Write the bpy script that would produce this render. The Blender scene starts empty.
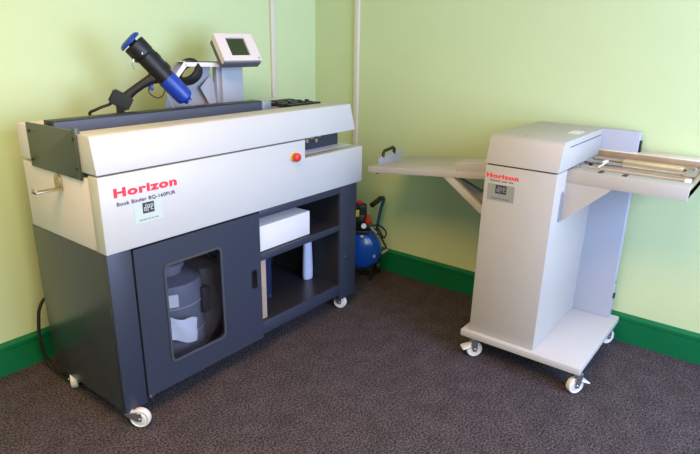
import bpy, bmesh, math, random
from mathutils import Vector, Matrix
random.seed(7)
PI = math.pi
scene = bpy.context.scene
C = scene.collection

# ------------------------------------------------------------------ materials
def mat(name, col, rough=0.5, metal=0.0, noise=0.0, nscale=40, bump=0.0, bscale=200, coat=0.0, spec=0.5, emit=None, alpha=None, trans=0.0, ior=1.45):
    m = bpy.data.materials.new(name); m.use_nodes = True
    nt = m.node_tree; b = nt.nodes['Principled BSDF']
    b.inputs['Base Color'].default_value = (*col, 1)
    b.inputs['Roughness'].default_value = rough
    b.inputs['Metallic'].default_value = metal
    b.inputs['Specular IOR Level'].default_value = spec
    b.inputs['Coat Weight'].default_value = coat
    b.inputs['Transmission Weight'].default_value = trans
    b.inputs['IOR'].default_value = ior
    tc = nt.nodes.new('ShaderNodeTexCoord')
    if noise > 0:
        n = nt.nodes.new('ShaderNodeTexNoise'); n.inputs['Scale'].default_value = nscale; n.inputs['Detail'].default_value = 4
        nt.links.new(tc.outputs['Object'], n.inputs['Vector'])
        r = nt.nodes.new('ShaderNodeMapRange'); r.inputs['To Min'].default_value = 1-noise; r.inputs['To Max'].default_value = 1+noise
        r.inputs['From Min'].default_value = .3; r.inputs['From Max'].default_value = .7
        nt.links.new(n.outputs['Fac'], r.inputs['Value'])
        mx = nt.nodes.new('ShaderNodeVectorMath'); mx.operation = 'SCALE'; mx.inputs[0].default_value = col
        nt.links.new(r.outputs['Result'], mx.inputs['Scale']); nt.links.new(mx.outputs['Vector'], b.inputs['Base Color'])
    if bump > 0:
        n2 = nt.nodes.new('ShaderNodeTexNoise'); n2.inputs['Scale'].default_value = bscale; n2.inputs['Detail'].default_value = 3
        nt.links.new(tc.outputs['Object'], n2.inputs['Vector'])
        bp = nt.nodes.new('ShaderNodeBump'); bp.inputs['Strength'].default_value = bump; bp.inputs['Distance'].default_value = .002
        nt.links.new(n2.outputs['Fac'], bp.inputs['Height']); nt.links.new(bp.outputs['Normal'], b.inputs['Normal'])
    if emit:
        b.inputs['Emission Color'].default_value = (*emit[0], 1); b.inputs['Emission Strength'].default_value = emit[1]
    return m

M = {}
M['wall']   = mat('pale_green_wall_paint', (.55, .66, .365), .85, noise=.012, nscale=3, bump=.15, bscale=120)
M['ceil']   = mat('ceiling_paint', (.42, .42, .40), .9, noise=.01, nscale=4)
M['skirt']  = mat('green_gloss_paint', (.004, .145, .050), .38, noise=.05, nscale=6, spec=.35)
M['white']  = mat('white_enamel', (.51, .515, .50), .38, noise=.01, nscale=8, bump=.05, bscale=500)
M['cream']  = mat('cream_enamel', (.68, .625, .62), .5, noise=.012, nscale=8)
M['navy']   = mat('navy_grey_enamel', (.030, .037, .059), .42, noise=.02, nscale=10, bump=.05, bscale=500)
M['navyg']  = mat('glossy_dark_enamel', (.040, .046, .052), .22, noise=.02, nscale=10)
M['plate']  = mat('dark_polished_plate', (.060, .068, .052), .35, metal=.2, noise=.03, nscale=12)
M['table']  = mat('blue_grey_anodised', (.075, .092, .14), .5, metal=.0, noise=.04, nscale=12)
M['steelb'] = mat('pale_blue_steel', (.35, .40, .50), .3, metal=.4, noise=.03)
M['black']  = mat('black_plastic', (.010, .010, .011), .42, noise=.05)
M['rubber'] = mat('black_rubber', (.012, .012, .012), .6, noise=.05)
M['int']    = mat('dark_interior', (.012, .013, .016), .7, noise=.05)  # near-black: shade inside the cabinet is put into the panels' colour
M['deck']   = mat('dark_shelf_deck', (.026, .026, .032), .3, noise=.03)
M['deck2']  = mat('dark_blue_grey', (.030, .038, .060), .4, noise=.03)
M['blue']   = mat('blue_plastic', (.012, .045, .33), .32, noise=.03)
M['tank']   = mat('blue_tank_paint', (.004, .07, .42), .2, noise=.03, coat=.5)
M['greym']  = mat('grey_machine_enamel', (.435, .412, .375), .45, noise=.01, nscale=8, bump=.05, bscale=500)
M['greyp']  = mat('lit_grey_enamel', (.50, .49, .47), .42, noise=.01, nscale=8)  # machine's grey enamel lightened, window light on the plate put into the colour
M['greyl']  = mat('light_grey_enamel', (.37, .395, .45), .35, noise=.01, nscale=8)
M['bracket']= mat('grey_sheet_metal', (.33, .35, .40), .4, metal=.2, noise=.03)
M['steel']  = mat('brushed_steel', (.36, .33, .29), .35, metal=.35, noise=.1, nscale=30)
M['tan']    = mat('tan_metal', (.36, .27, .17), .42, metal=.35, noise=.08, nscale=20)
M['brass']  = mat('cream_bar', (.62, .52, .30), .3, metal=.2, noise=.05)
M['zinc']   = mat('zinc_yellow', (.42, .36, .24), .35, metal=.6, noise=.08)
M['wheel']  = mat('white_nylon_wheel', (.72, .70, .67), .35, noise=.02)
M['chrome'] = mat('chrome', (.55, .55, .58), .2, metal=.9, noise=.03)
M['red']    = mat('red_plastic', (.65, .03, .02), .35, noise=.02)
M['redink'] = mat('red_lettering', (.78, .03, .05), .5, noise=.01)
M['ink']    = mat('dark_lettering', (.05, .035, .07), .5, noise=.01)
M['yellow'] = mat('yellow_plastic', (.75, .58, .03), .4, noise=.02)
M['label']  = mat('pale_green_label', (.50, .58, .52), .4, noise=.01)
M['label2'] = mat('khaki_label', (.26, .27, .22), .4, noise=.01)
M['screen'] = mat('lcd_screen', (.035, .055, .020), .15, noise=.03)
M['trunk']  = mat('cream_trunking', (.66, .62, .53), .45, noise=.01)
M['paper']  = mat('white_card', (.68, .67, .67), .7, noise=.01)
M['paperw'] = mat('white_paper', (.8, .76, .78), .7, noise=.01)
M['bottle'] = mat('pale_blue_plastic', (.50, .56, .74), .35, noise=.02)
M['wood']   = mat('pale_board', (.42, .30, .22), .6, noise=.08, nscale=30)
M['motor']  = mat('grey_motor_paint', (.15, .155, .19), .5, noise=.05)
M['white2'] = mat('white_plastic', (.75, .75, .75), .4, noise=.01)

def carpet_mat():
    m = bpy.data.materials.new('brown_grey_carpet'); m.use_nodes = True
    nt = m.node_tree; b = nt.nodes['Principled BSDF']; b.inputs['Roughness'].default_value = .95
    b.inputs['Specular IOR Level'].default_value = .15
    tc = nt.nodes.new('ShaderNodeTexCoord')
    n = nt.nodes.new('ShaderNodeTexNoise'); n.inputs['Scale'].default_value = 130; n.inputs['Detail'].default_value = 5; n.inputs['Roughness'].default_value = .75
    nt.links.new(tc.outputs['Object'], n.inputs['Vector'])
    r = nt.nodes.new('ShaderNodeValToRGB')
    r.color_ramp.elements[0].position = .40; r.color_ramp.elements[0].color = (.010, .0075, .0075, 1)
    r.color_ramp.elements[1].position = .62; r.color_ramp.elements[1].color = (.135, .112, .122, 1)
    nt.links.new(n.outputs['Fac'], r.inputs['Fac'])
    n3 = nt.nodes.new('ShaderNodeTexNoise'); n3.inputs['Scale'].default_value = 12; n3.inputs['Detail'].default_value = 3
    nt.links.new(tc.outputs['Object'], n3.inputs['Vector'])
    mr = nt.nodes.new('ShaderNodeMapRange'); mr.inputs['To Min'].default_value = .82; mr.inputs['To Max'].default_value = 1.18
    mr.inputs['From Min'].default_value = .3; mr.inputs['From Max'].default_value = .7
    nt.links.new(n3.outputs['Fac'], mr.inputs['Value'])
    sc = nt.nodes.new('ShaderNodeVectorMath'); sc.operation = 'SCALE'
    nt.links.new(r.outputs['Color'], sc.inputs[0]); nt.links.new(mr.outputs['Result'], sc.inputs['Scale'])
    nt.links.new(sc.outputs['Vector'], b.inputs['Base Color'])
    n2 = nt.nodes.new('ShaderNodeTexNoise'); n2.inputs['Scale'].default_value = 260; n2.inputs['Detail'].default_value = 3
    nt.links.new(tc.outputs['Object'], n2.inputs['Vector'])
    bp = nt.nodes.new('ShaderNodeBump'); bp.inputs['Strength'].default_value = .6; bp.inputs['Distance'].default_value = .004
    nt.links.new(n2.outputs['Fac'], bp.inputs['Height']); nt.links.new(bp.outputs['Normal'], b.inputs['Normal'])
    return m
M['carpet'] = carpet_mat()

def glass_mat():
    m = bpy.data.materials.new('clear_window_plastic'); m.use_nodes = True
    nt = m.node_tree; nt.nodes.remove(nt.nodes['Principled BSDF']); out = nt.nodes['Material Output']
    t = nt.nodes.new('ShaderNodeBsdfTransparent'); t.inputs['Color'].default_value = (.93, .93, .95, 1)
    g = nt.nodes.new('ShaderNodeBsdfGlossy'); g.inputs['Roughness'].default_value = .03
    f = nt.nodes.new('ShaderNodeFresnel'); f.inputs['IOR'].default_value = 1.4
    mx = nt.nodes.new('ShaderNodeMixShader')
    nt.links.new(f.outputs[0], mx.inputs[0]); nt.links.new(t.outputs[0], mx.inputs[1]); nt.links.new(g.outputs[0], mx.inputs[2])
    nt.links.new(mx.outputs[0], out.inputs['Surface'])
    return m
M['glass'] = glass_mat()

# ------------------------------------------------------------------ mesh helpers (world coordinates unless local)
def box(bm, x0, x1, y0, y1, z0, z1, bev=0.0, seg=2):
    t = bmesh.new(); bmesh.ops.create_cube(t, size=1)
    for v in t.verts:
        v.co = Vector(((x0+x1)/2+v.co.x*(x1-x0), (y0+y1)/2+v.co.y*(y1-y0), (z0+z1)/2+v.co.z*(z1-z0)))
    if bev > 0: bmesh.ops.bevel(t, geom=t.edges[:], offset=bev, segments=seg, affect='EDGES', profile=.5)
    merge(bm, t); return bm
def merge(bm, t, mtx=None):
    if mtx is not None: bmesh.ops.transform(t, matrix=mtx, verts=t.verts)
    me = bpy.data.meshes.new('tmp'); t.to_mesh(me); t.free(); bm.from_mesh(me); bpy.data.meshes.remove(me)
def frame(p0, p1):
    d = (Vector(p1)-Vector(p0)); q = d.to_track_quat('Z', 'Y')
    return Matrix.Translation(Vector(p0)) @ q.to_matrix().to_4x4(), d.length
def cyl(bm, p0, p1, r0, r1=None, seg=28, bev=0.0):
    r1 = r0 if r1 is None else r1
    m, L = frame(p0, p1)
    return lathe(bm, [(0, 0), (r0-bev, 0), (r0, bev), (r1, L-bev), (r1-bev, L), (0, L)] if bev else [(0, 0), (r0, 0), (r1, L), (0, L)], m, seg)
def lathe(bm, prof, mtx, seg=28):
    t = bmesh.new(); rings = []
    for r, z in prof:
        if r < 1e-6: rings.append([t.verts.new((0, 0, z))])
        else: rings.append([t.verts.new((r*math.cos(2*PI*k/seg), r*math.sin(2*PI*k/seg), z)) for k in range(seg)])
    for a, b in zip(rings, rings[1:]):
        for k in range(seg):
            k2 = (k+1) % seg
            if len(a) == 1 and len(b) == 1: continue
            if len(a) == 1: t.faces.new((a[0], b[k2], b[k]))
            elif len(b) == 1: t.faces.new((a[k], a[k2], b[0]))
            else: t.faces.new((a[k], a[k2], b[k2], b[k]))
    bmesh.ops.recalc_face_normals(t, faces=t.faces)
    merge(bm, t, mtx); return bm
def smooth_path(pts, n=8):
    P = [Vector(p) for p in pts]; P = [2*P[0]-P[1]]+P+[2*P[-1]-P[-2]]; out = []
    for i in range(1, len(P)-2):
        for k in range(n):
            t = k/n; a, b, c, d = P[i-1:i+3]
            out.append(.5*((2*b)+(c-a)*t+(2*a-5*b+4*c-d)*t*t+(3*b-a-3*c+d)*t**3))
    out.append(P[-2]); return out
def tube(bm, pts, r, seg=10, sm=True, closed=False):
    P = smooth_path(pts) if sm else [Vector(p) for p in pts]
    t = bmesh.new(); rings = []; up = Vector((.13, .27, .95)).normalized()
    N = len(P)
    for i in range(N):
        if closed: d = P[(i+1) % N]-P[i-1]
        else: d = P[min(i+1, N-1)]-P[max(i-1, 0)]
        d.normalize(); u = (up-d*up.dot(d)); u.normalize(); w = d.cross(u); up = u
        rings.append([t.verts.new(P[i]+r*(math.cos(2*PI*k/seg)*u+math.sin(2*PI*k/seg)*w)) for k in range(seg)])
    pairs = list(zip(rings, rings[1:]))
    if closed: pairs.append((rings[-1], rings[0]))
    for a, b in pairs:
        for k in range(seg): t.faces.new((a[k], a[(k+1) % seg], b[(k+1) % seg], b[k]))
    if not closed: t.faces.new(rings[0][::-1]); t.faces.new(rings[-1])
    bmesh.ops.recalc_face_normals(t, faces=t.faces)
    merge(bm, t); return bm
def prism(bm, poly, axis, a0, a1, bev=0.0, holes=()):
    """outline in the plane across axis ('x': (y,z), 'y': (x,z), 'z': (x,y)), run from a0 to a1"""
    def P(p, a): return {'x': (a, p[0], p[1]), 'y': (p[0], a, p[1]), 'z': (p[0], p[1], a)}[axis]
    t = bmesh.new(); edges = []
    for lp in [poly]+list(holes):
        vs = [t.verts.new(P(p, a0)) for p in lp]
        edges += [t.edges.new((vs[i], vs[(i+1) % len(vs)])) for i in range(len(vs))]
    if holes:
        g = bmesh.ops.triangle_fill(t, use_beauty=True, use_dissolve=False, edges=edges)
        fs = [f for f in g['geom'] if isinstance(f, bmesh.types.BMFace)]
    else: fs = [t.faces.new(vs)]
    r = bmesh.ops.extrude_face_region(t, geom=fs)
    nv = [v for v in r['geom'] if isinstance(v, bmesh.types.BMVert)]
    d = Vector(P((0, 0), a1))-Vector(P((0, 0), a0)); bmesh.ops.translate(t, vec=d, verts=nv)
    bmesh.ops.recalc_face_normals(t, faces=t.faces)
    if bev > 0 and not holes: bmesh.ops.bevel(t, geom=t.edges[:], offset=bev, segments=2, affect='EDGES', profile=.5)
    merge(bm, t); return bm
def circle(cx, cy, r, n=32): return [(cx+r*math.cos(2*PI*k/n), cy+r*math.sin(2*PI*k/n)) for k in range(n)]
def rrect(x0, x1, z0, z1, r, n=6):
    out = []
    for cx, cz, a in ((x1-r, z1-r, 0), (x0+r, z1-r, PI/2), (x0+r, z0+r, PI), (x1-r, z0+r, 1.5*PI)):
        for k in range(n+1): out.append((cx+r*math.cos(a+k*PI/2/n), cz+r*math.sin(a+k*PI/2/n)))
    return out

def origin(o):
    v = Vector((0, 0, 0))
    while o is not None: v += o.location; o = o.parent
    return v
def obj(name, bm, m, parent=None, base=None, local=False, smooth=True):
    """link bm (world coordinates) as one object; base = its own origin in the world"""
    par = origin(parent) if parent else Vector((0, 0, 0))
    b = Vector(base) if base is not None else par
    if not local: bmesh.ops.translate(bm, vec=-b, verts=bm.verts)
    me = bpy.data.meshes.new(name); bm.to_mesh(me); bm.free()
    me.materials.append(m)
    if smooth:
        for p in me.polygons: p.use_smooth = True
        me.set_sharp_from_angle(angle=math.radians(34))
    o = bpy.data.objects.new(name, me); C.objects.link(o)
    o.location = b-par
    if parent: o.parent = parent
    return o
def tag(o, label=None, cat=None, group=None, kind=None):
    if label: o['label'] = label
    if cat: o['category'] = cat
    if group: o['group'] = group
    if kind: o['kind'] = kind
    return o
def thing(name, loc, label, cat, group=None):
    o = bpy.data.objects.new(name, None); C.objects.link(o); o.location = loc; o.empty_display_size = .05
    return tag(o, label, cat, group)
def struct(name, bm, m, parent=None, **k):
    o = obj(name, bm, m, parent, **k)
    if parent is None: o['kind'] = 'structure'
    return o
B = bmesh.new
def bx(*a, **k): return box(bmesh.new(), *a, **k)
def bxs(*boxes, bev=0.0):
    b = bmesh.new()
    for q in boxes: box(b, *q, bev=bev)
    return b

def text(name, s, m, parent, width, height, mtx, bold=0.0, space=1.0, depth=.0012, label=None):
    cu = bpy.data.curves.new(name, 'FONT'); cu.body = s; cu.size = 1; cu.offset = bold; cu.space_character = space; cu.extrude = .5; cu.resolution_u = 4
    to = bpy.data.objects.new('tmp_text', cu); C.objects.link(to)
    bpy.context.view_layer.update()
    me = bpy.data.meshes.new_from_object(to.evaluated_get(bpy.context.evaluated_depsgraph_get()))
    bpy.data.objects.remove(to); bpy.data.curves.remove(cu)
    xs = [v.co.x for v in me.vertices]; ys = [v.co.y for v in me.vertices]
    x0, x1, y0, y1 = min(xs), max(xs), min(ys), max(ys)
    par = origin(parent)
    for v in me.vertices:
        p = Vector(((v.co.x-x0)/(x1-x0)*width, (v.co.y-y0)/(y1-y0)*height, v.co.z*depth))
        v.co = mtx @ p - par
    me.materials.clear(); me.materials.append(m); me.name = name
    o = bpy.data.objects.new(name, me); C.objects.link(o); o.parent = parent
    if label: o['label'] = label
    return o

# ------------------------------------------------------------------ room
LW1, LC1 = 120, (.48, .59, 1)
LW2, LC2 = 36, (.72, .95, .92)
LW3, LC3 = 3, (1, .9, .8)
LWC, LCC = 74, (1, .56, .21)
X0, Y0, H = -4.6, -3.75, 2.6
struct('floor', bx(X0-.1, .1, Y0-.1, .1, -.1, 0), M['carpet'])
struct('ceiling', bx(X0-.1, .1, Y0-.1, .1, H, H+.1), M['ceil'])
struct('wall_left', bx(X0-.1, .1, 0, .1, 0, H), M['wall'])
struct('wall_right', bx(0, .1, Y0, 0, 0, H), M['wall'])
def wall_with_openings(name, axis, a0, a1, lo, hi, wins):
    o = [(lo, 0), (hi, 0), (hi, H), (lo, H)]
    b = bmesh.new(); prism(b, o, axis, a0, a1, holes=[[(u0, z0), (u1, z0), (u1, z1), (u0, z1)] for u0, u1, z0, z1 in wins])
    return struct(name, b, M['wall'], smooth=False)
WX = (-1.9, -.25, .45, 2.25); WX2 = (-3.5, -2.15, .45, 2.25); WX3 = (-3.2, -.5, .85, 2.25)
wall_with_openings('wall_near', 'y', Y0-.1, Y0, X0-.1, .1, [WX, WX2])
wall_with_openings('wall_back', 'x', X0-.1, X0, Y0, 0, [WX3])
def window(name, axis, base, u0, u1, z0, z1, watts, col):
    b = bmesh.new()
    prism(b, [(u0, z0), (u1, z0), (u1, z1), (u0, z1)], axis, base-.08, base-.02, holes=[[(u0+.06, z0+.06), (u1-.06, z0+.06), (u1-.06, z1-.06), (u0+.06, z1-.06)]])
    um = (u0+u1)/2
    if axis == 'y': box(b, um-.03, um+.03, base-.08, base-.02, z0+.06, z1-.06)
    else: box(b, base-.08, base-.02, um-.03, um+.03, z0+.06, z1-.06)
    w = struct(name, b, M['white2'], smooth=False)
    pb = bx(u0+.06, u1-.06, base-.055, base-.05, z0+.06, z1-.06) if axis == 'y' else bx(base-.055, base-.05, u0+.06, u1-.06, z0+.06, z1-.06)
    obj('window_pane', pb, M['glass'], w)
    L = bpy.data.lights.new('daylight_and_fill', 'AREA'); L.shape = 'RECTANGLE'; L.size = u1-u0-.1; L.size_y = z1-z0-.1; L.energy = watts; L.color = col  # daylight for the first window, plain fill light in the added ones
    o = bpy.data.objects.new('daylight_and_fill', L); C.objects.link(o)
    o.location = (um, base+.01, (z0+z1)/2) if axis == 'y' else (base+.01, um, (z0+z1)/2)
    o.rotation_euler = (PI/2, 0, 0) if axis == 'y' else (PI/2, 0, -PI/2)
    return w
window('window_1', 'y', Y0, *WX, LW1, LC1)
window('fill_window_2', 'y', Y0, *WX2, LW2, LC2)  # added unseen window, brightens the left wall
window('fill_window_3', 'x', X0, *WX3, LW3, LC3)  # added unseen window, weak fill from the far end of the room
def skirting(name, axis, sgn, a0, a1):
    # stepped and rounded skirting profile, (distance off the wall, height)
    pr = [(0, 0), (.02, 0), (.02, .1025), (.0155, .1045), (.0155, .1095), (.0205, .111), (.0205, .126), (.012, .134), (.005, .138), (0, .138)]
    b = bmesh.new(); prism(b, [(-p[0], p[1]) for p in pr], axis, a0, a1); return struct(name, b, M['skirt'], smooth=False)
skirting('baseboard_left', 'x', 1, X0, 0)
skirting('baseboard_right', 'y', 1, Y0, -.0205)
tag(obj('wall_trunking', bx(-.379, -.349, -.016, 0, .138, H, bev=.003), M['trunk']), 'narrow cream vertical cable trunking on the left wall behind the control panel', 'trunking')
tag(obj('wall_trunking', bx(-.016, 0, -.336, -.304, .138, H, bev=.003), M['trunk']), 'narrow cream vertical cable trunking on the right wall nearest the corner', 'trunking')

# ceiling lamp (source of the warm light)
def ceiling_lamp(x, y, sx, sy, watts, col, label):
    t = thing('ceiling_light', (x, y, H), label, 'ceiling light', 'fluorescent ceiling lights')
    b = bmesh.new(); prism(b, [(x-sx/2, y-sy/2), (x+sx/2, y-sy/2), (x+sx/2, y+sy/2), (x-sx/2, y+sy/2)], 'z', H-.05, H, holes=[[(x-sx/2+.03, y-sy/2+.03), (x+sx/2-.03, y-sy/2+.03), (x+sx/2-.03, y+sy/2-.03), (x-sx/2+.03, y+sy/2-.03)]])
    obj('frame', b, M['white2'], t, smooth=False)
    L = bpy.data.lights.new('ceiling_lamp_tube', 'AREA'); L.shape = 'RECTANGLE'; L.size = sx-.08; L.size_y = sy-.08; L.energy = watts; L.color = col
    o = bpy.data.objects.new('ceiling_lamp_tube', L); C.objects.link(o); o.location = (x, y, H-.03)
ceiling_lamp(-2.6, -1.75, 1.2, 1.2, LWC, LCC, 'recessed white fluorescent ceiling light in the middle of the room')

# ------------------------------------------------------------------ casters
def caster(parent, x, y, htop, R=.036, w=.026, yaw=0.0, brake=False, off=.012):
    """swivel caster, wheel on the floor; a part of its machine"""
    px, py, pz = origin(parent)
    rt = bpy.data.objects.new('caster', None); C.objects.link(rt); rt.parent = parent
    rt.location = (x-px, y-py, -pz); rt.rotation_euler = (0, 0, yaw); rt.empty_display_size = .02
    def sub(name, b, m):
        o = obj(name, b, m, None, local=True); o.parent = rt; return o
    b = bmesh.new()
    m_ = Matrix.Translation((-off, -w/2, R)) @ Matrix.Rotation(-PI/2, 4, 'X')
    lathe(b, [(.006, 0), (R*.55, 0), (R*.6, .003), (R*.8, .003), (R*.86, 0), (R*.95, .002), (R, .006), (R, w-.006), (R*.95, w-.002), (R*.86, w), (R*.8, w-.003), (R*.6, w-.003), (R*.55, w), (.006, w), (.006, 0)], m_, 36)
    sub('wheel', b, M['wheel'])
    b = bmesh.new()
    for s in (-1, 1):
        y0 = s*(w/2+.0035)
        prism(b, [(-off-.008, htop-.012), (.016, htop-.012), (.010, R+.012), (-off+.008, R-.008), (-off-.008, R-.008), (-off-.012, R+.01)], 'y', y0-.0012, y0+.0012)
    box(b, -.028, .016, -w/2-.0045, w/2+.0045, htop-.016, htop-.010, bev=.001)
    cyl(b, (-off, -w/2-.009, R), (-off, w/2+.009, R), .0055, seg=14)
    cyl(b, (0, 0, htop-.012), (0, 0, htop), .013, seg=18)
    sub('fork', b, M['chrome'])
    if brake:
        b = bmesh.new()
        prism(b, [(.012, -.02), (.05, -.024), (.054, -.018), (.054, .018), (.05, .024), (.012, .02)], 'z', htop-.045, htop-.041, bev=.001)
        bmesh.ops.rotate(b, verts=b.verts, cent=(.012, 0, htop-.043), matrix=Matrix.Rotation(.35, 3, 'Y'))
        sub('brake_pedal', b, M['white2'])
    return rt

# ------------------------------------------------------------------ book binder
XL, XR, YF, YB = -1.845, -.475, -.72, -.212
bb = thing('book_binder', (-1.16, -.47, 0), 'long white and navy grey bookbinding machine on casters along the left wall', 'bookbinding machine')
# lower cabinet shell
zb, zt = .068, .668
XC = -.512
obj('end_panel', bx(XL, XL+.02, YF+.0205, YB+.004, zb, zt, bev=.002), M['navyg'], bb)
b = bmesh.new()
box(b, XL, -1.757, YF, YF+.02, zb, zt, bev=.002)
obj('door_stile', b, M['navy'], bb); b = bmesh.new()
box(b, -.640, XC, YF, YF+.02, zb, zt, bev=.002)              # right post
box(b, -1.175, -.640, YF, YF+.03, .636, zt, bev=.002)        # header over the open bay
obj('front_frame', b, M['navy'], bb)
obj('side_panel', bx(XC-.02, XC, YF+.02, YB-.01, zb, zt, bev=.002), M['navy'], bb)
obj('back_panel', bx(XL+.02, XC-.02, YB-.03, YB-.012, zb, zt), M['int'], bb)
obj('cabinet_floor', bx(XL+.02, -1.18, YF+.022, YB-.03, zb+.01, .115), M['int'], bb)
obj('divider_panel', bx(-1.195, -1.180, YF+.022, YB-.03, .115, zt), M['int'], bb)
def shelf(z, th, lip):
    sh = obj('shelf', bx(-1.180, -.640, YF+.004, YF+.016, z-th, z, bev=.0015), M['navy'], bb)
    obj('shelf_deck', bx(-1.180, -.634, YF+.014, YB-.03, z-.02, z-.001), M['deck'], sh)
    return sh
shelf(.474, .030, True); shelf(.155, .058, True)
obj('bay_side_panel', bx(-.640, -.634, YF+.02, YB-.03, .155, zt), M['int'], bb)
# door with clear window
dx0, dx1 = -1.752, -1.178
wx0, wx1, wz0, wz1 = -1.640, -1.388, .186, .572
b = bmesh.new()
prism(b, [(dx0, .088), (dx1, .088), (dx1, .662), (dx0, .662)], 'y', YF-.004, YF+.016,
      holes=[rrect(wx0, wx1, wz0, wz1, .02), [(-1.228, .343), (-1.206, .343), (-1.206, .417), (-1.228, .417)]])
door = obj('cabinet_door', b, M['navy'], bb, smooth=False)
b = bmesh.new(); prism(b, rrect(wx0-.006, wx1+.006, wz0-.006, wz1+.006, .024), 'y', YF-.009, YF-.004, holes=[rrect(wx0+.003, wx1-.003, wz0+.003, wz1-.003, .018)])
obj('window_gasket', b, mat('grey_gasket', (.06, .065, .075), .3, noise=.02), door, smooth=False)
obj('window_pane', bx(wx0, wx1, YF, YF+.003, wz0, wz1), M['glass'], door)
b = bmesh.new(); prism(b, rrect(-1.232, -1.202, .338, .422, .008), 'y', YF-.006, YF-.003, holes=[rrect(-1.227, -1.207, .344, .416, .006)])
box(b, -1.230, -1.204, YF+.014, YF+.026, .340, .420)
obj('recessed_handle', b, M['black'], door, smooth=False)
b = bmesh.new(); cyl(b, (-1.742, YF-.001, .084), (-1.742, YF-.001, .096), .006, seg=14)
obj('hinge_pin', b, M['chrome'], door)
b = bmesh.new()
for z in (.30,):
    cyl(b, (-.60, YF, z), (-.60, YF-.003, z), .005, seg=12)
for z in (.1,):
    pass
obj('screw', b, M['chrome'], bb)

# upper body
zs = .926
b = bmesh.new()
poly = [(XL, .668), (XR, .668), (XR, .845), (-.892, .845), (-.892, zs), (XL, zs)]
prism(b, poly, 'y', YF-.003, YF+.055, bev=.004)
fc = obj('front_cover', b, M['white'], bb)
b = bmesh.new()
box(b, XL+.003, -.90, YF+.058, YB, .668, zs-.012, bev=.003)
box(b, -.90, XR-.003, YF+.053, YB, .668, .845, bev=.003)
obj('body_casing', b, M['cream'], bb)
# clamp block in the open notch
b = bmesh.new(); box(b, -.90, -.517, -.60, -.30, .846, .930, bev=.003)
nb = obj('clamp_block', b, M['deck2'], bb)
b = bmesh.new()
for i, (x, z, r, l) in enumerate([(-.80, .905, .010, .05), (-.765, .893, .012, .02), (-.735, .902, .007, .055), (-.70, .888, .012, .018), (-.68, .905, .006, .03), (-.85, .905, .006, .06)]):
    cyl(b, (x-l/2, -.612, z+.004), (x+l/2, -.612, z-.004), r*.6, seg=12)
    cyl(b, (x, -.60, z), (x, -.62, z), r*.8, seg=14)
obj('clamp_bolt', b, M['zinc'], nb)
# lids
b = bmesh.new()
lp = [(YF-.003, .932), (YF+.016, 1.048), (YF+.022, 1.053), (-.602, 1.053), (-.602, .932)]
prism(b, lp, 'x', XL, -.553, bev=.002)
for v in b.verts:
    if v.co.x > -.7: v.co.x += (1.053-v.co.z)*.12
obj('front_lid', b, M['white'], bb)
b = bmesh.new(); box(b, XL+.012, -.56, -.602, -.58, .93, 1.05); 
obj('lid_inner_wall', b, M['cream'], bb)
b = bmesh.new(); box(b, XL+.002, -.56, -.298, YB+.006, .925, 1.046, bev=.003)
obj('back_lid', b, M['cream'], bb)
# end plate with screws
b = bmesh.new()
prism(b, [(-.628, .905), (-.297, .905), (-.297, 1.058), (-.608, 1.062), (-.615, 1.068), (-.628, 1.068)], 'x', XL-.004, XL+.004, bev=.0012)
ep = obj('end_plate', b, M['plate'], bb)
b = bmesh.new()
for y, z in ((-.312, 1.03), (-.312, .93), (-.615, 1.035), (-.615, .94)):
    b = bmesh.new(); cyl(b, (XL-.003, y, z), (XL-.0065, y, z), .005, seg=14); obj('screw', b, M['black'], ep)
obj('edge_strip', bx(XL-.006, XL+.010, -.636, -.624, .905, 1.07, bev=.001), M['plate'], ep)
# clamp table, lighter block, dark rails
ct = obj('clamp_bar', bx(-1.81, -.853, -.420, -.360, .95, 1.063, bev=.002), M['table'], bb)
b = bmesh.new(); box(b, -1.813, -.853, -.418, -.356, 1.0625, 1.0665, bev=.001)
obj('black_edging', b, M['black'], ct)
obj('bar_end_cap', bx(-1.815, -1.810, -.418, -.360, .95, 1.064, bev=.001), M['black'], ct)
obj('well', bx(XL+.005, -.757, -.600, -.30, .94, .99), M['int'], bb)
obj('slide_block', bx(-.853, -.797, -.425, -.350, .95, 1.063, bev=.003), M['steelb'], bb)
b = bmesh.new()
for y in (-.52, -.46, -.40, -.34):
    box(b, -.78, -.575, y-.018, y+.014, .99, 1.052, bev=.002)
for x in (-.72, -.65, -.60): cyl(b, (x, -.47, 1.048), (x, -.47, 1.060), .010, seg=12)
for y in (-.52, -.40): 
    for x in (-.74, -.67, -.62): cyl(b, (x, y, 1.048), (x, y, 1.056), .007, seg=12)
obj('feed_rails', b, M['black'], bb)
obj('rail_bed', bx(-.797, -.56, -.60, -.30, .94, 1.035), M['bracket'], bb)
# emergency stop
cx, cz = -.966, .863
b = bmesh.new(); cyl(b, (cx, YF-.002, cz), (cx, YF-.008, cz), .0185, seg=32, bev=.001); es = obj('emergency_stop', b, M['yellow'], bb, base=(cx, YF, cz))
b = bmesh.new(); lathe(b, [(0, 0), (.009, 0), (.009, .010), (.0185, .011), (.0195, .017), (.017, .024), (.010, .028), (0, .0285)], Matrix.Translation((cx, YF-.007, cz)) @ Matrix.Rotation(PI/2, 4, 'X'), 32)
obj('push_button', b, M['red'], es)
# hook bracket on the left end
b = bmesh.new()
prism(b, [(-.492, .852), (-.446, .852), (-.446, .885), (-.456, .905), (-.470, .908), (-.492, .885)], 'x', XL-.003, XL+.003, bev=.0008)
box(b, XL-.088, XL-.002, -.492, -.464, .850, .856, bev=.001)
box(b, XL-.088, XL-.084, -.492, -.464, .850, .866, bev=.001)
for y, z in ((-.478, .895), (-.455, .87), (-.48, .868)): cyl(b, (XL-.003, y, z), (XL-.006, y, z), .0045, seg=10)
obj('hook_bracket', b, M['zinc'], bb)
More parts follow.
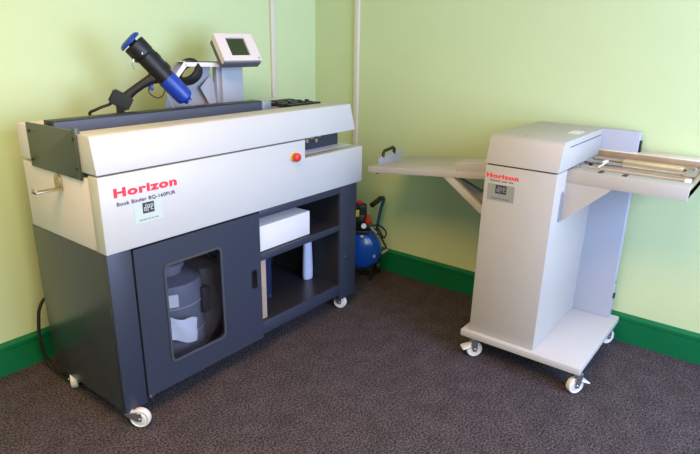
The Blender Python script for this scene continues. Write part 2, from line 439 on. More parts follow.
# lettering and label on the front cover
def on_front(x, z, y=YF-.0032): return Matrix.Translation((x, y, z)) @ Matrix.Rotation(PI/2, 4, 'X')
text('brand_lettering', 'Horizon', M['redink'], fc, .238, .031, on_front(-1.797, .8515), bold=.045, space=1.12, label='red Horizon lettering')
text('model_lettering', 'Book Binder BQ-160PUR', M['ink'], fc, .222, .0155, on_front(-1.790, .8205), bold=.022, space=1.08, label='small dark Book Binder BQ-160PUR lettering')
def dealer_label(parent, x0, x1, z0, z1, M4, m_bg):
    """M4(u, v) places label plane coordinates in the world (a matrix)"""
    w, h = x1-x0, z1-z0
    def flat(name, boxes, m, par, d0, d1):
        b = bmesh.new()
        for (a0, a1, c0, c1) in boxes:
            t = bmesh.new(); bmesh.ops.create_cube(t, size=1)
            for v in t.verts: v.co = M4 @ Vector((x0+(a0+(a1-a0)*(v.co.x+.5))*w, z0+(c0+(c1-c0)*(v.co.y+.5))*h, d0+(d1-d0)*(v.co.z+.5)))
            merge(b, t)
        return obj(name, b, m, par, smooth=False)
    lab = flat('dealer_label', [(0, 1, 0, 1)], m_bg, parent, 0, .0008)
    flat('emblem', [(.30, .71, .44, .97)], M['ink'], lab, .0008, .0012)
    g = []
    # three narrow upright letter shapes (d, p, e) in an emblem, pale on dark
    def seg(i, a0, a1, c0, c1): g.append((.345+i*.120+a0*.085, .345+i*.120+a1*.085, .51+c0*.39, .51+c1*.39))
    seg(0, .72, 1, .12, 1); seg(0, 0, .3, .12, .55); seg(0, 0, .8, .12, .22); seg(0, 0, .8, .5, .6)
    seg(1, 0, .28, 0, .88); seg(1, .7, 1, .42, .88); seg(1, .2, .9, .42, .52); seg(1, .2, .9, .8, .88)
    seg(2, 0, .28, .15, .9); seg(2, .2, 1, .15, .24); seg(2, .2, 1, .82, .9); seg(2, .72, 1, .5, .88); seg(2, .2, .9, .48, .56)
    flat('emblem_strokes', g, m_bg, lab, .0012, .0016)
    r = random.Random(3); q = []; u = .16
    for n in (9, 4, 3, 5):
        for k in range(n):
            hh = r.choice((.05, .05, .08)); q.append((u, u+.012, .115, .115+hh)); q.append((u, u+.02, .115, .13)); u += .029
        u += .022
    flat('small_print', q, M['ink'], lab, .0008, .0011)
    return lab
dealer_label(fc, -1.733, -1.625, .748, .818, Matrix.Translation((0, YF-.0032, 0)) @ Matrix.Rotation(PI/2, 4, 'X'), M['label'])
# casters
for (x, y, a) in ((-1.820, -.708, 2.2), (-1.815, -.300, 1.0), (-.595, -.670, 1.9), (-.565, -.29, .6)):
    caster(bb, x, y, zb+.006, R=.037 if x < -1 else .034, yaw=a, off=.034 if y < -.7 else .016)

# gun holder bracket at the back
gh = bpy.data.objects.new('gun_holder', None); C.objects.link(gh); gh.parent = bb; gh.location = Vector((-1.1, -.235, 1.05))-bb.location; gh.empty_display_size = .03
b = bmesh.new()
prism(b, [(-1.245, 1.045), (-.943, 1.045), (-.998, 1.180), (-.990, 1.235), (-1.165, 1.240), (-1.212, 1.195)], 'y', -.236, -.232, holes=[circle(-1.112, 1.186, .047)])
obj('back_sheet', b, M['bracket'], gh, smooth=False)
b = bmesh.new()
t = bmesh.new(); vs = [t.verts.new(p) for p in ((-.994, -.236, 1.182), (-1.075, -.262, 1.128), (-1.030, -.262, 1.052), (-.943, -.236, 1.050))]
f = t.faces.new(vs); r = bmesh.ops.extrude_face_region(t, geom=[f]); bmesh.ops.translate(t, vec=(0, -.003, 0), verts=[v for v in r['geom'] if isinstance(v, bmesh.types.BMVert)])
bmesh.ops.recalc_face_normals(t, faces=t.faces); merge(b, t)
obj('side_flap', b, M['greyl'], gh, smooth=False)
b = bmesh.new()
prism(b, [(-1.165, 1.244), (-1.165, 1.222), (-.852, 1.212), (-.852, 1.234)], 'y', -.292, -.288)
prism(b, [(-1.165, 1.244), (-1.165, 1.240), (-.852, 1.230), (-.852, 1.234)], 'y', -.292, -.232)
prism(b, [(-1.168, 1.244), (-1.216, 1.192), (-1.206, 1.178), (-1.160, 1.222)], 'y', -.292, -.288)
obj('top_flange', b, M['white2'], gh, smooth=False)
b = bmesh.new()
mm = Matrix.Translation((-1.120, -.248, 1.197)) @ Vector((-.75, -.25, .62)).to_track_quat('Z', 'Y').to_matrix().to_4x4()
lathe(b, [(.043, -.022), (.056, -.022), (.060, -.016), (.060, .016), (.056, .022), (.043, .022), (.040, .016), (.040, -.016), (.043, -.022)], mm, 36)
obj('rubber_ring', b, M['rubber'], gh)

# control panel on its column
cp = bpy.data.objects.new('control_panel', None); C.objects.link(cp); cp.parent = bb; cp.location = Vector((-.905, -.26, 1.05))-bb.location; cp.empty_display_size = .03
b = bmesh.new(); box(b, -.957, -.832, -.276, -.236, 1.03, 1.236, bev=.003); obj('column', b, M['greyl'], cp)
obj('column_rear_cover', bx(-.978, -.957, -.262, -.232, 1.03, 1.225, bev=.002), M['bracket'], cp)
def panel_local(boxf, name, m, lab=None):
    b = bmesh.new(); boxf(b)
    W = Matrix.Translation((-.915, -.335, 1.294)) @ Matrix.Rotation(math.radians(-8), 4, 'Z') @ Matrix.Rotation(math.radians(-36), 4, 'X') @ Matrix.Diagonal((.87, 1, 1.2, 1))
    bmesh.ops.transform(b, matrix=W, verts=b.verts)
    o = obj(name, b, m, cp); 
    if lab: o['label'] = lab
    return o
def f1(b):
    prism(b, rrect(-.114, .114, -.058, .058, .006), 'y', -.014, .014, holes=[[(-.056, -.036), (.056, -.036), (.056, .040), (-.056, .040)]])
panel_local(f1, 'bezel', M['cream'])
panel_local(lambda b: box(b, -.056, .056, -.006, .010, -.036, .040), 'screen', M['screen'], 'dark green LCD screen')
def f2(b):
    box(b, -.112, .112, .012, .040, -.056, .050, bev=.004); box(b, -.110, .110, -.006, .030, -.064, -.054, bev=.002)
panel_local(f2, 'rear_housing', mat('dark_grey_housing', (.10, .105, .12), .5, noise=.02))
panel_local(lambda b: cyl(b, (.10, -.013, -.048), (.10, -.016, -.048), .003, seg=10), 'indicator', M['black'])

# ------------------------------------------------------------------ things in the cabinet
o = obj('card_box', bxs((-1.165, -.836, -.695, -.470, .4755, .588), bev=.002), M['paper'])
tag(o, 'white lidded card box on the upper shelf of the bookbinding machine', 'box')
b = bmesh.new()   # pale blue squeeze bottle, oval
def oval(b, cx, cy, prof, sx, sy, n=24):
    t = bmesh.new(); rings = []
    for r, z in prof: rings.append([t.verts.new((cx+r*sx*math.cos(2*PI*k/n), cy+r*sy*math.sin(2*PI*k/n), z)) for k in range(n)])
    for a, c in zip(rings, rings[1:]):
        for k in range(n): t.faces.new((a[k], a[(k+1) % n], c[(k+1) % n], c[k]))
    t.faces.new(rings[0][::-1]); t.faces.new(rings[-1]); bmesh.ops.recalc_face_normals(t, faces=t.faces); merge(b, t)
oval(b, -.677, -.535, [(.9, .1545), (1.0, .159), (1.02, .20), (.95, .27), (.86, .33), (.80, .36), (.6, .372), (.5, .375), (.5, .40)], .031, .022)
tag(obj('squeeze_bottle', b, M['bottle']), 'pale blue tapered plastic bottle standing on the lower shelf of the binder', 'bottle')
tag(obj('wooden_board', bx(-1.165, -1.118, -.690, -.50, .1545, .440, bev=.001), M['wood']), 'thin pale wooden board upright on the lower shelf beside the door', 'board')
b = bmesh.new(); box(b, -1.095, -.960, -.56, -.30, .1545, .440, bev=.002)
ub = obj('navy_control_box', b, mat('navy_paint', (.012, .022, .07), .45, noise=.03)); tag(ub, 'dark navy metal box on the lower shelf of the binder behind the board', 'metal box')
b = bmesh.new()
for x, z in ((-.975, .42), (-1.08, .17), (-1.03, .17), (-.975, .17), (-1.08, .42)):
    b = bmesh.new(); cyl(b, (x, -.56, z), (x, -.564, z), .005, seg=10); obj('screw', b, M['chrome'], ub)

# motor behind the door window
mt = thing('vacuum_motor', (-1.45, -.50, .115), 'grey drum shaped motor with a white label behind the cabinet window', 'motor')
MX, MY = -1.495, -.505
b = bmesh.new()
lathe(b, [(0, 0), (.136, 0), (.142, .008), (.142, .095), (.138, .100), (.138, .220), (.142, .225), (.142, .290), (.136, .312), (.100, .324), (.062, .330), (.062, .352), (.074, .356), (.074, .374), (.062, .380), (0, .380)], Matrix.Translation((MX, MY, .116)), 48)
obj('housing', b, M['motor'], mt)
for z in (.212, .335):
    b = bmesh.new(); lathe(b, [(.137, 0), (.1445, 0), (.1445, .007), (.137, .007)], Matrix.Translation((MX, MY, z)), 48)
    obj('band', b, M['bracket'], mt)
b = bmesh.new(); lathe(b, [(0, 0), (.085, 0), (.090, .006), (.090, .29), (.082, .31), (.03, .32), (0, .32)], Matrix.Translation((-1.315, -.485, .116)), 40); obj('filter_cylinder', b, M['motor'], mt)
b = bmesh.new(); box(b, -1.425, -1.385, -.645, -.59, .275, .385, bev=.005); obj('terminal_box', b, M['int'], mt)
b = bmesh.new(); prism(b, [(-.028, -.026), (.028, -.026), (.028, .026), (-.028, .026)], 'y', -.001, .001)
bmesh.ops.rotate(b, verts=b.verts, cent=(0, 0, 0), matrix=Matrix.Rotation(-.50, 3, 'Z')); bmesh.ops.translate(b, verts=b.verts, vec=(MX-.0697, MY-.1275, .376))
obj('rating_label', b, M['white2'], mt, smooth=False)
b = bmesh.new(); tube(b, [(-1.36, -.56, .54), (-1.33, -.58, .56), (-1.31, -.54, .51), (-1.28, -.52, .44), (-1.25, -.52, .46), (-1.22, -.5, .42)], .008)
tube(b, [(-1.40, -.60, .66), (-1.40, -.64, .64), (-1.37, -.62, .615), (-1.34, -.6, .64)], .011)
obj('hose', b, M['chrome'], mt)
# crumpled paper
b = bmesh.new(); t = bmesh.new(); n = 9; g = []
rr = random.Random(5)
for i in range(n):
    row = []
    for j in range(n):
        u, v = i/(n-1), j/(n-1)
        tl, tr_, br, bl = Vector((-1.625, .350)), Vector((-1.478, .285)), Vector((-1.500, .200)), Vector((-1.628, .245))
        q = (tl*(1-u)+tr_*u)*v+(bl*(1-u)+br*u)*(1-v)
        x = q.x; z = q.y+.006*math.sin(7*u+2*v)
        y = -.682+.010*math.sin(5*u+3*v)+rr.uniform(-.002, .002)
        row.append(t.verts.new((x, y, z)))
    g.append(row)
for i in range(n-1):
    for j in range(n-1): t.faces.new((g[i][j], g[i+1][j], g[i+1][j+1], g[i][j+1]))
r = bmesh.ops.extrude_face_region(t, geom=t.faces[:]); bmesh.ops.translate(t, vec=(0, .0015, 0), verts=[v for v in r['geom'] if isinstance(v, bmesh.types.BMVert)])
bmesh.ops.recalc_face_normals(t, faces=t.faces); merge(b, t)
tag(obj('paper_sheet', b, M['paperw']), 'curled white sheet of paper inside the cabinet window below the motor', 'paper')

# ------------------------------------------------------------------ glue gun
GY = -.27
gg = thing('glue_gun', (-1.47, GY, 1.052), 'black and blue hot glue gun resting tilted on top of the bookbinding machine', 'glue gun')
A = Vector((-1.402, GY, 1.3146)); N = Vector((-1.2236, GY, 1.1073)); ax = (N-A).normalized()
mm, L1 = frame(A, N); LJ = .172; L1 += .010
pz = Vector((-ax.z, 0, ax.x)); pz = pz if pz.z > 0 else -pz
b = bmesh.new(); lathe(b, [(0, 0), (.040, 0), (.044, .004), (.044, .052), (.042, .058), (.037, .062), (.0355, LJ+.01), (0, LJ+.01)], mm, 40)
bar = obj('barrel', b, M['black'], gg)
b = bmesh.new(); lathe(b, [(0, LJ), (.0385, LJ), (.0385, LJ+.012), (.0365, L1-.02), (.033, L1-.006), (.016, L1+.004), (.015, L1+.012), (0, L1+.013)], mm, 40)
obj('nose_sleeve', b, M['blue'], gg)
b = bmesh.new(); lathe(b, [(0, 0), (.030, 0), (.043, .006), (.047, .014), (.045, .019), (0, .020)], Matrix.Translation(A-ax*.026-pz*.004) @ (ax+pz*.08).to_track_quat('Z', 'Y').to_matrix().to_4x4(), 36)
obj('end_cap', b, M['blue'], gg)
b = bmesh.new(); cyl(b, A-ax*.012, A+ax*.002, .018, seg=20); obj('cap_neck', b, M['black'], gg)
def along(b, s0, s1, h0, h1, hw):
    t = bmesh.new(); bmesh.ops.create_cube(t, size=1); p0 = A+ax*s0; p1 = A+ax*s1
    for v in t.verts: v.co = (p0+(p1-p0)*(v.co.x+.5))+Vector((0, 1, 0))*v.co.y*hw*2+pz*(h0+(h1-h0)*(v.co.z+.5))
    bmesh.ops.bevel(t, geom=t.edges[:], offset=.0015, segments=1, affect='EDGES'); merge(b, t)
b = bmesh.new()
for s0, s1, hgt in ((.060, .158, .042), (.075, .10, .045), (.125, .150, .0455)): along(b, s0, s1, .028, hgt, .011)
obj('top_slide', b, M['black'], gg)
b = bmesh.new(); cyl(b, A+ax*.046+Vector((0, -.043, 0)), A+ax*.046+Vector((0, -.046, 0)), .003, seg=12); obj('screw', b, M['chrome'], gg)
G0 = Vector((-1.325, GY, 1.192)); G1 = Vector((-1.452, GY, 1.112))
b = bmesh.new(); t = bmesh.new(); rings = []
gd = (G1-G0).normalized(); gu = Vector((-gd.z, 0, gd.x)); gu = gu if gu.z > 0 else -gu
for k, (s, a, w, o_) in enumerate([(0, .030, .016, 0), (.2, .020, .0155, .003), (.45, .0165, .015, .005), (.7, .0165, .0145, .004), (.9, .019, .0155, 0), (1, .022, .017, -.003)]):
    c = G0+(G1-G0)*s+gu*o_
    rings.append([t.verts.new(c+gu*a*math.cos(2*PI*q/18)+Vector((0, 1, 0))*w*math.sin(2*PI*q/18)) for q in range(18)])
for a, c in zip(rings, rings[1:]):
    for q in range(18): t.faces.new((a[q], a[(q+1) % 18], c[(q+1) % 18], c[q]))
t.faces.new(rings[0][::-1]); t.faces.new(rings[-1]); bmesh.ops.recalc_face_normals(t, faces=t.faces); merge(b, t)
obj('grip', b, M['black'], gg)
b = bmesh.new(); t = bmesh.new(); bmesh.ops.create_cube(t, size=1)
for v in t.verts: v.co = Vector((v.co.x*.082, v.co.y*.052, v.co.z*.056))
bmesh.ops.bevel(t, geom=t.edges[:], offset=.006, segments=2, affect='EDGES')
merge(b, t, Matrix.Translation((-1.4675, GY, 1.1035)) @ Matrix.Rotation(math.radians(30), 4, 'Y'))
box(b, -1.488, -1.458, GY-.016, GY+.016, 1.0462, 1.085, bev=.004)
obj('grip_base', b, M['black'], gg)
b = bmesh.new(); tube(b, [(-1.497, GY, 1.095), (-1.515, GY, 1.085), (-1.54, GY, 1.077), (-1.565, GY, 1.066), (-1.585, GY+.02, 1.055), (-1.59, GY+.07, 1.03), (-1.58, GY+.10, .93), (-1.56, GY+.10, .7)], .0058)
obj('power_cable', b, M['rubber'], gg)
b = bmesh.new()
tube(b, [(-1.338, GY, 1.172), (-1.350, GY, 1.158), (-1.352, GY, 1.146), (-1.342, GY, 1.142)], .0065)
obj('trigger', b, M['blue'], gg)
b = bmesh.new()
tube(b, [(-1.358, GY, 1.155), (-1.360, GY, 1.132), (-1.346, GY, 1.115), (-1.325, GY, 1.108), (-1.308, GY, 1.118), (-1.300, GY, 1.140), (-1.298, GY, 1.160)], .0024, seg=8)
obj('trigger_guard', b, M['black'], gg)
b = bmesh.new()
tube(b, [(-1.392, GY-.015, 1.268), (-1.404, GY-.016, 1.258), (-1.409, GY-.016, 1.247)], .004, seg=8, sm=False)
tube(b, [(-1.409, GY-.016, 1.247), (-1.412, GY-.016, 1.232), (-1.406, GY-.016, 1.222), (-1.401, GY-.016, 1.228)], .0016, seg=8)
obj('hanging_hook', b, M['chrome'], gg)
b = bmesh.new()
for dy in (-.012, .012):
    tube(b, [(-1.302, GY+dy*.3, 1.145), (-1.2715, GY+dy, 1.0688)], .0022, seg=8, sm=False)
obj('wire_stand', b, M['zinc'], gg)
gg.rotation_euler = (0, 0, math.radians(-32.3))

# power cable at the left end of the binder
b = bmesh.new()
tube(b, [(-1.74, -.20, .33), (-1.77, -.15, .335), (-1.797, -.105, .320), (-1.826, -.10, .28), (-1.838, -.10, .224), (-1.845, -.10, .156), (-1.840, -.10, .093), (-1.830, -.105, .035), (-1.826, -.135, .010), (-1.828, -.211, .0072), (-1.826, -.275, .007), (-1.80, -.36, .007), (-1.70, -.44, .007), (-1.6, -.46, .007)], .0068)
tag(obj('power_cable', b, M['rubber']), 'black power cable looping to the carpet behind the left end of the binder', 'cable')

# ------------------------------------------------------------------ air compressor
# built lying along its own x axis (x = towards the corner), then turned to stand diagonally
AX, AY = -.180, -.516
ac = thing('air_compressor', (AX, AY, 0), 'blue air compressor with a curved handle on the floor in the corner', 'air compressor')
def P_(x, y, z): return (AX+x, AY+y, z)
R = .113; TZ = .186; Lh = .105
b = bmesh.new()
pr = [(0, 0)]+[(R*math.sin(a*PI/16), .045*(1-math.cos(a*PI/16))) for a in range(1, 9)]+[(R, 2*Lh-.045)]+[(R*math.cos(a*PI/16), 2*Lh-.045+.045*math.sin(a*PI/16)) for a in range(1, 8)]+[(0, 2*Lh)]
lathe(b, pr, Matrix.Translation(P_(-Lh, 0, TZ)) @ Matrix.Rotation(PI/2, 4, 'Y'), 56)
tk = obj('tank', b, M['tank'], ac)
b = bmesh.new(); cyl(b, P_(-Lh-.008, -.07, TZ-.02), P_(-Lh+.03, -.07, TZ-.02), .008, seg=16); obj('drain_plug', b, M['bracket'], tk)
for yy in (-.10, .10):
    b = bmesh.new(); cyl(b, P_(.06, yy-.012, .05), P_(.06, yy+.012, .05), .05, seg=32, bev=.004); obj('wheel', b, M['black'], ac)
for yy in (-.055, .055):
    b = bmesh.new(); prism(b, [(AX-.075, 0), (AX-.045, 0), (AX-.035, .115), (AX-.085, .115)], 'y', AY+yy-.008, AY+yy+.008); obj('foot', b, M['black'], ac)
b = bmesh.new(); cyl(b, P_(.06, -.1, .05), P_(.06, .1, .05), .007, seg=12); obj('axle', b, M['black'], ac)
b = bmesh.new()
def lb(x0, x1, y0, y1, z0, z1, bev=.003): box(b, AX+x0, AX+x1, AY+y0, AY+y1, z0, z1, bev=bev)
lb(-.09, .09, -.035, .07, .292, .310)
lb(-.05, .02, -.018, .060, .305, .395, .006)
for z in (.400, .412, .424, .436): lb(-.056, .026, -.024, .066, z-.004, z+.004, .002)
lb(-.045, .015, -.012, .054, .390, .450, .004)
lb(-.085, -.045, -.050, -.010, .305, .355, .005)
obj('pump', b, M['black'], ac)
b = bmesh.new(); cyl(b, P_(-.02, .02, .450), P_(-.02, .02, .468), .018, seg=20, bev=.003); obj('air_filter', b, M['red'], ac)
b = bmesh.new(); lathe(b, [(0, 0), (.016, 0), (.017, .006), (.017, .022), (.013, .026), (.013, .042), (0, .042)], Matrix.Translation(P_(-.065, -.030, .355)), 22); obj('pressure_knob', b, M['red'], ac)
b = bmesh.new(); lb(-.058, -.050, .020, .055, .385, .425, .001); obj('warning_label', b, M['yellow'], ac)
gg_ = Vector(P_(-.10, -.006, .345)); gd_ = Vector((-.95, -.15, .25)).normalized()
b = bmesh.new(); cyl(b, gg_-gd_*.012, gg_+gd_*.006, .018, seg=28, bev=.002); ga = obj('pressure_gauge', b, M['black'], ac)
b = bmesh.new(); cyl(b, gg_+gd_*.006, gg_+gd_*.008, .0145, seg=28); obj('dial', b, M['white2'], ga)
b = bmesh.new(); tube(b, [P_(.03, -.085, .255), P_(.03, -.088, .30), P_(.045, -.105, .40), P_(.05, -.120, .452), P_(.04, -.118, .474), P_(.02, -.105, .478), P_(.0, -.098, .475)], .0095, seg=14)
hd = obj('handle', b, mat('teal_blue_paint', (.006, .07, .16), .35, noise=.02), ac)
b = bmesh.new(); tube(b, [P_(.01, -.100, .477), P_(-.03, -.078, .470), P_(-.075, -.050, .460)], .015, seg=16); obj('handle_grip', b, M['rubber'], hd)
b = bmesh.new()
tube(b, [P_(-.06, -.05, .335), P_(-.05, -.08, .335), P_(-.03, -.10, .325), P_(-.01, -.125, .30), P_(.0, -.14, .27), P_(.0, -.128, .24), P_(.0, -.115, .26), P_(.0, -.09, .30)], .0045)
tube(b, [P_(-.08, -.03, .32), P_(-.07, -.07, .315), P_(-.05, -.105, .27), P_(-.02, -.125, .22), P_(-.02, -.140, .19), P_(-.03, -.135, .165)], .005)
obj('air_hose', b, M['rubber'], ac)
b = bmesh.new(); cyl(b, P_(-.09, -.045, .335), P_(-.09, -.080, .300), .0075, seg=14); obj('hose_connector', b, M['steel'], ac)
b = bmesh.new(); cyl(b, P_(-.04, -.115, .160), P_(-.04, -.150, .185), .0085, seg=14); obj('hose_nozzle', b, M['steel'], ac)
ac.rotation_euler = (0, 0, math.atan2(.6, .8))

# ------------------------------------------------------------------ feeder / creasing machine
fm = thing('creasing_machine', (-.34, -1.65, 0), 'pale grey freestanding paper creasing machine on a wheeled plate by the right wall', 'paper machine')
px0, px1, py0, py1 = -.622, -.035, -1.915, -1.395
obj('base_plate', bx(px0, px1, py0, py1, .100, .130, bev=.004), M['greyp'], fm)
cyR, cyL = -1.715, -1.426
cx0, cx1 = -.602, -.085
b = bmesh.new(); box(b, cx0, cx1, cyR, cyL, .130, .876, bev=.004)
cab = obj('cabinet', b, M['greym'], fm)
for v in cab.data.vertices: v.co.y -= (v.co.z-.13)*.012
b = bmesh.new()
y1c, y0c = -1.434, -1.729
prism(b, [(cx0-.006, .881), (cx0+.022, .984), (cx0+.040, .993), (cx1, .993), (cx1, .881)], 'y', y0c, y1c, bev=.004)
cov = obj('top_cover', b, M['greym'], fm)
b = bmesh.new(); box(b, cx0+.09, cx1-.02, y0c-.0008, y0c+.002, .966, .969); obj('cover_seam', b, M['int'], cov)
b = bmesh.new()
for (x, y) in ((-.50, -1.515), (-.50, -1.55)): prism(b, rrect(x-.012, x+.012, y-.008, y+.008, .004), 'z', .9928, .9938)
obj('cover_mark', b, M['bracket'], cov, smooth=False)
b = bmesh.new(); prism(b, rrect(-.33, -.24, -1.70, -1.655, .006), 'z', .9928, .9942)
obj('cover_plate', b, M['white2'], cov, smooth=False)
# gap under the cover
obj('gap_trim', bx(cx0+.004, cx1, y0c+.012, y1c-.006, .874, .884), M['int'], fm)
# tower
b = bmesh.new(); box(b, cx1, px1-.002, -1.878, -1.436, .130, .992, bev=.003); tw = obj('rear_column', b, M['greyl'], fm)
b = bmesh.new(); box(b, cx1+.014, cx1+.034, -1.886, -1.877, .905, .955, bev=.002); obj('power_switch', b, M['black'], tw)
b = bmesh.new(); cyl(b, (cx1+.026, -1.876, .235), (cx1+.026, -1.884, .235), .014, seg=20); obj('power_inlet', b, M['black'], tw)
b = bmesh.new(); cyl(b, (cx1+.030, -1.876, .30), (cx1+.030, -1.880, .30), .005, seg=12); obj('indicator', b, M['black'], tw)
# slot handle on the cabinet's right side
ys = cyR-.0095
b = bmesh.new(); prism(b, rrect(-.530, -.510, .672, .795, .008), 'y', ys-.004, ys+.004, holes=[rrect(-.526, -.514, .677, .790, .005)])
sh_ = obj('slot_handle', b, M['bracket'], cab, smooth=False)
# right delivery tray
ty0, ty1 = -2.142, -1.722
tx0 = -.490; ZT = .877
b = bmesh.new(); prism(b, [(tx0, ZT-.051), (tx0+.012, ZT-.051), (tx0+.012, ZT-.008), (tx0+.072, ZT-.008), (tx0+.072, ZT), (tx0, ZT)], 'y', ty0, ty1, bev=.0015)
obj('tray_front', b, M['greym'], fm)
obj('tray_pan', bx(tx0+.012, -.09, ty0+.004, ty1, ZT-.051, ZT-.025), M['tan'], fm)
obj('back_rail', bx(-.105, -.098, ty0, ty1, ZT-.04, .902, bev=.001), M['tan'], fm)
b = bmesh.new(); box(b, -.1045, -.020, ty0, -1.885, .892, .908, bev=.002); box(b, -.1045, -.087, -1.886, ty1, .896, .908, bev=.001)
obj('back_rail_cap', b, M['trunk'], fm)
for x, r, z in ((-.385, .013, ZT-.014), (-.340, .012, ZT-.010), (-.245, .012, ZT-.006), (-.150, .010, ZT-.004)):
    b = bmesh.new(); cyl(b, (x, ty0+.015, z), (x, ty1, z), r, seg=18); obj('feed_roller', b, M['steel'], fm)
for x0, x1, z in ((-.320, -.268, ZT-.004), (-.412, -.400, ZT-.006), (-.130, -.108, ZT+.006)):
    obj('guide_strip', bx(x0, x1, ty0+.03, ty1, z-.008, z, bev=.001), M['tan'], fm)
obj('cream_guide_bar', bx(-.215, -.170, -2.075, -1.855, ZT-.002, ZT+.012, bev=.004), M['brass'], fm)
b = bmesh.new(); tube(b, [(-.280, -1.722, ZT+.004), (-.280, -1.870, ZT+.004)], .005, seg=10, sm=False); rod = obj('guide_rod', b, M['chrome'], fm)
b = bmesh.new(); box(b, -.285, -.250, -1.812, -1.794, ZT, ZT+.013, bev=.003); box(b, -.36, -.27, -1.806, -1.799, ZT-.002, ZT+.004, bev=.001); obj('clamp_slider', b, M['white2'], rod)
b = bmesh.new(); cyl(b, (-.34, -1.767, ZT), (-.34, -1.767, ZT+.010), .008, seg=14); obj('black_knob', b, M['black'], fm)
for y in (-1.836, -1.922):
    obj('black_guide_tab', bx(-.465, -.422, y-.008, y+.008, ZT-.0005, ZT+.0025, bev=.001), M['black'], fm)
b = bmesh.new(); prism(b, [(tx0+.02, ZT-.051), (-.09, ZT-.051), (-.09, ZT+.006), (-.13, ZT+.008), (tx0+.10, ZT-.002), (tx0+.02, ZT-.008)], 'y', ty0+.004, ty0+.010)
obj('end_cheek', b, M['tan'], fm, smooth=False)
b = bmesh.new(); cyl(b, (-.385, ty0+.011, ZT-.006), (-.385, ty0+.033, ZT-.006), .014, seg=20, bev=.002); obj('roller_end', b, M['white2'], fm)
b = bmesh.new(); box(b, -.30, -.13, ty0+.012, ty0+.055, ZT-.012, ZT+.004, bev=.003); cyl(b, (-.18, ty0+.03, ZT+.003), (-.18, ty0+.03, ZT+.011), .007, seg=12); obj('end_bracket', b, M['steel'], fm)
b = bmesh.new(); prism(b, [(-1.722, .666), (-1.722, ZT-.051), (-1.893, ZT-.051), (-1.880, ZT-.066)], 'x', tx0, tx0+.006)
obj('gusset', b, M['greym'], fm, smooth=False)
# left feed tray, sloping down outward
def tz(y): return .813+(y+1.426)*(-.067/.66)
b = bmesh.new()
ye = -.754
prism(b, [(-1.424, tz(-1.424)), (ye, tz(ye)), (ye, tz(ye)-.030), (-1.424, tz(-1.424)-.030)], 'x', -.468, -.10, bev=.002)
ft = obj('feed_tray', b, M['greym'], fm)
# fence
fz = tz(-.785)
b = bmesh.new(); prism(b, [(-.420, fz-.001), (-.225, fz-.001), (-.205, fz+.052), (-.425, fz+.038)], 'y', -.790, -.783)
box(b, -.42, -.225, -.83, -.783, fz-.0005, fz+.004)
fe = obj('side_fence', b, M['greyl'], ft, smooth=False)
b = bmesh.new(); tube(b, [(-.385, -.786, fz+.035), (-.385, -.786, fz+.055), (-.375, -.786, fz+.066), (-.30, -.786, fz+.074), (-.288, -.786, fz+.068), (-.288, -.786, fz+.040)], .008, seg=10, sm=False)
obj('fence_handle', b, M['black'], fe)
b = bmesh.new(); box(b, -.465, -.34, -1.424, -1.232, tz(-1.33)-.01, tz(-1.33)+.040, bev=.004)
for v in b.verts: v.co.z += tz(v.co.y)-tz(-1.33)
obj('feed_cover', b, M['greym'], ft)
b = bmesh.new(); box(b, -.24, -.20, -1.424, -1.39, .85, .898, bev=.002); obj('stop_post', b, M['bracket'], ft)
b = bmesh.new(); cyl(b, (-.45, -.80, tz(-.80)-.036), (-.45, -.80, tz(-.80)-.029), .007, seg=12); obj('foot_pad', b, M['black'], ft)
def brace(x0, x1, yt, ybt, zbt, w):
    b = bmesh.new(); zt_ = tz(yt)-.030
    prism(b, [(yt, zt_), (yt-w, zt_+.005), (ybt, zbt), (ybt, zbt-.038)], 'x', x0, x1, bev=.001)
    return obj('tray_brace', b, M['greym'], fm)
brace(-.468, -.445, -1.174, -1.430, .617, .050); b = bmesh.new(); prism(b, [(-1.04, tz(-1.04)-.030), (-1.12, tz(-1.12)-.030), (-1.430, .634), (-1.430, .592)], 'x', -.325, -.300, bev=.001); obj('tray_brace', b, M['greym'], fm)
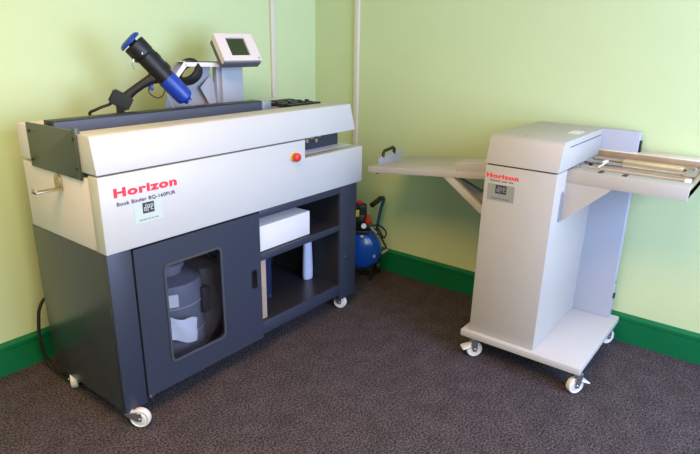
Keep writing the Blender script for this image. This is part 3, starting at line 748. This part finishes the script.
obj('brace_web', bx(-.445, -.325, -1.43, -1.424, .57, .62, bev=.001), M['greym'], fm)
# lettering and label on the cabinet's front (faces -x, reads towards -y)
FM4 = Matrix(((0, 0, -1, 0), (-1, 0, 0, 0), (0, 1, 0, 0), (0, 0, 0, 1)))
def on_cab(y, z, x=cx0-.0003): return Matrix.Translation((x, y, z)) @ FM4
text('brand_lettering', 'Horizon', M['redink'], cab, .134, .019, on_cab(-1.443, .826), bold=.045, space=1.12, label='red Horizon lettering')
b = bmesh.new(); r = random.Random(9); y = -1.460
for n in (7, 4, 3):
    for k in range(n):
        hh = r.choice((.005, .005, .007)); box(b, cx0-.001, cx0+.001, y-.0025, y, .8135, .8135+hh); box(b, cx0-.001, cx0+.001, y-.004, y, .8135, .815); y -= .0062
    y -= .006
obj('model_lettering', b, M['ink'], cab, smooth=False)
dealer_label(cab, 1.452, 1.565, .735, .802, Matrix.Translation((cx0-.0003, 0, 0)) @ FM4, M['label2'])
for (x, y, a, br) in ((-.588, -1.445, 2.35, True), (-.580, -1.898, -.60, True), (-.085, -1.880, 2.6, False), (-.085, -1.43, .4, False)):
    caster(fm, x, y, .1005, yaw=a, brake=br, off=.006)

# ------------------------------------------------------------------ camera
cam = bpy.data.cameras.new('camera'); co = bpy.data.objects.new('camera', cam); C.objects.link(co)
Rm = Matrix(((0.6149673470556045, 0.23864404512613308, -0.7515744685531712), (-0.7884033936229972, 0.20461435333192146, -0.5801319292491157), (0.015337893560953062, 0.9493060550404152, 0.3139789210834338)))
co.matrix_world = Matrix.Translation((-2.727081772363227, -2.3913830008331813, 1.35)) @ Rm.to_4x4()
cam.sensor_width = 36; cam.lens = 29.478; cam.clip_start = .02
scene.camera = co
w = bpy.data.worlds.new('sky'); scene.world = w; w.use_nodes = True
w.node_tree.nodes['Background'].inputs[0].default_value = (.6, .8, 1, 1); w.node_tree.nodes['Background'].inputs[1].default_value = 1.0
vs = scene.view_settings; vs.view_transform = 'Standard'; vs.look = 'None'; vs.gamma = 1; vs.use_curve_mapping = False; vs.exposure = 0
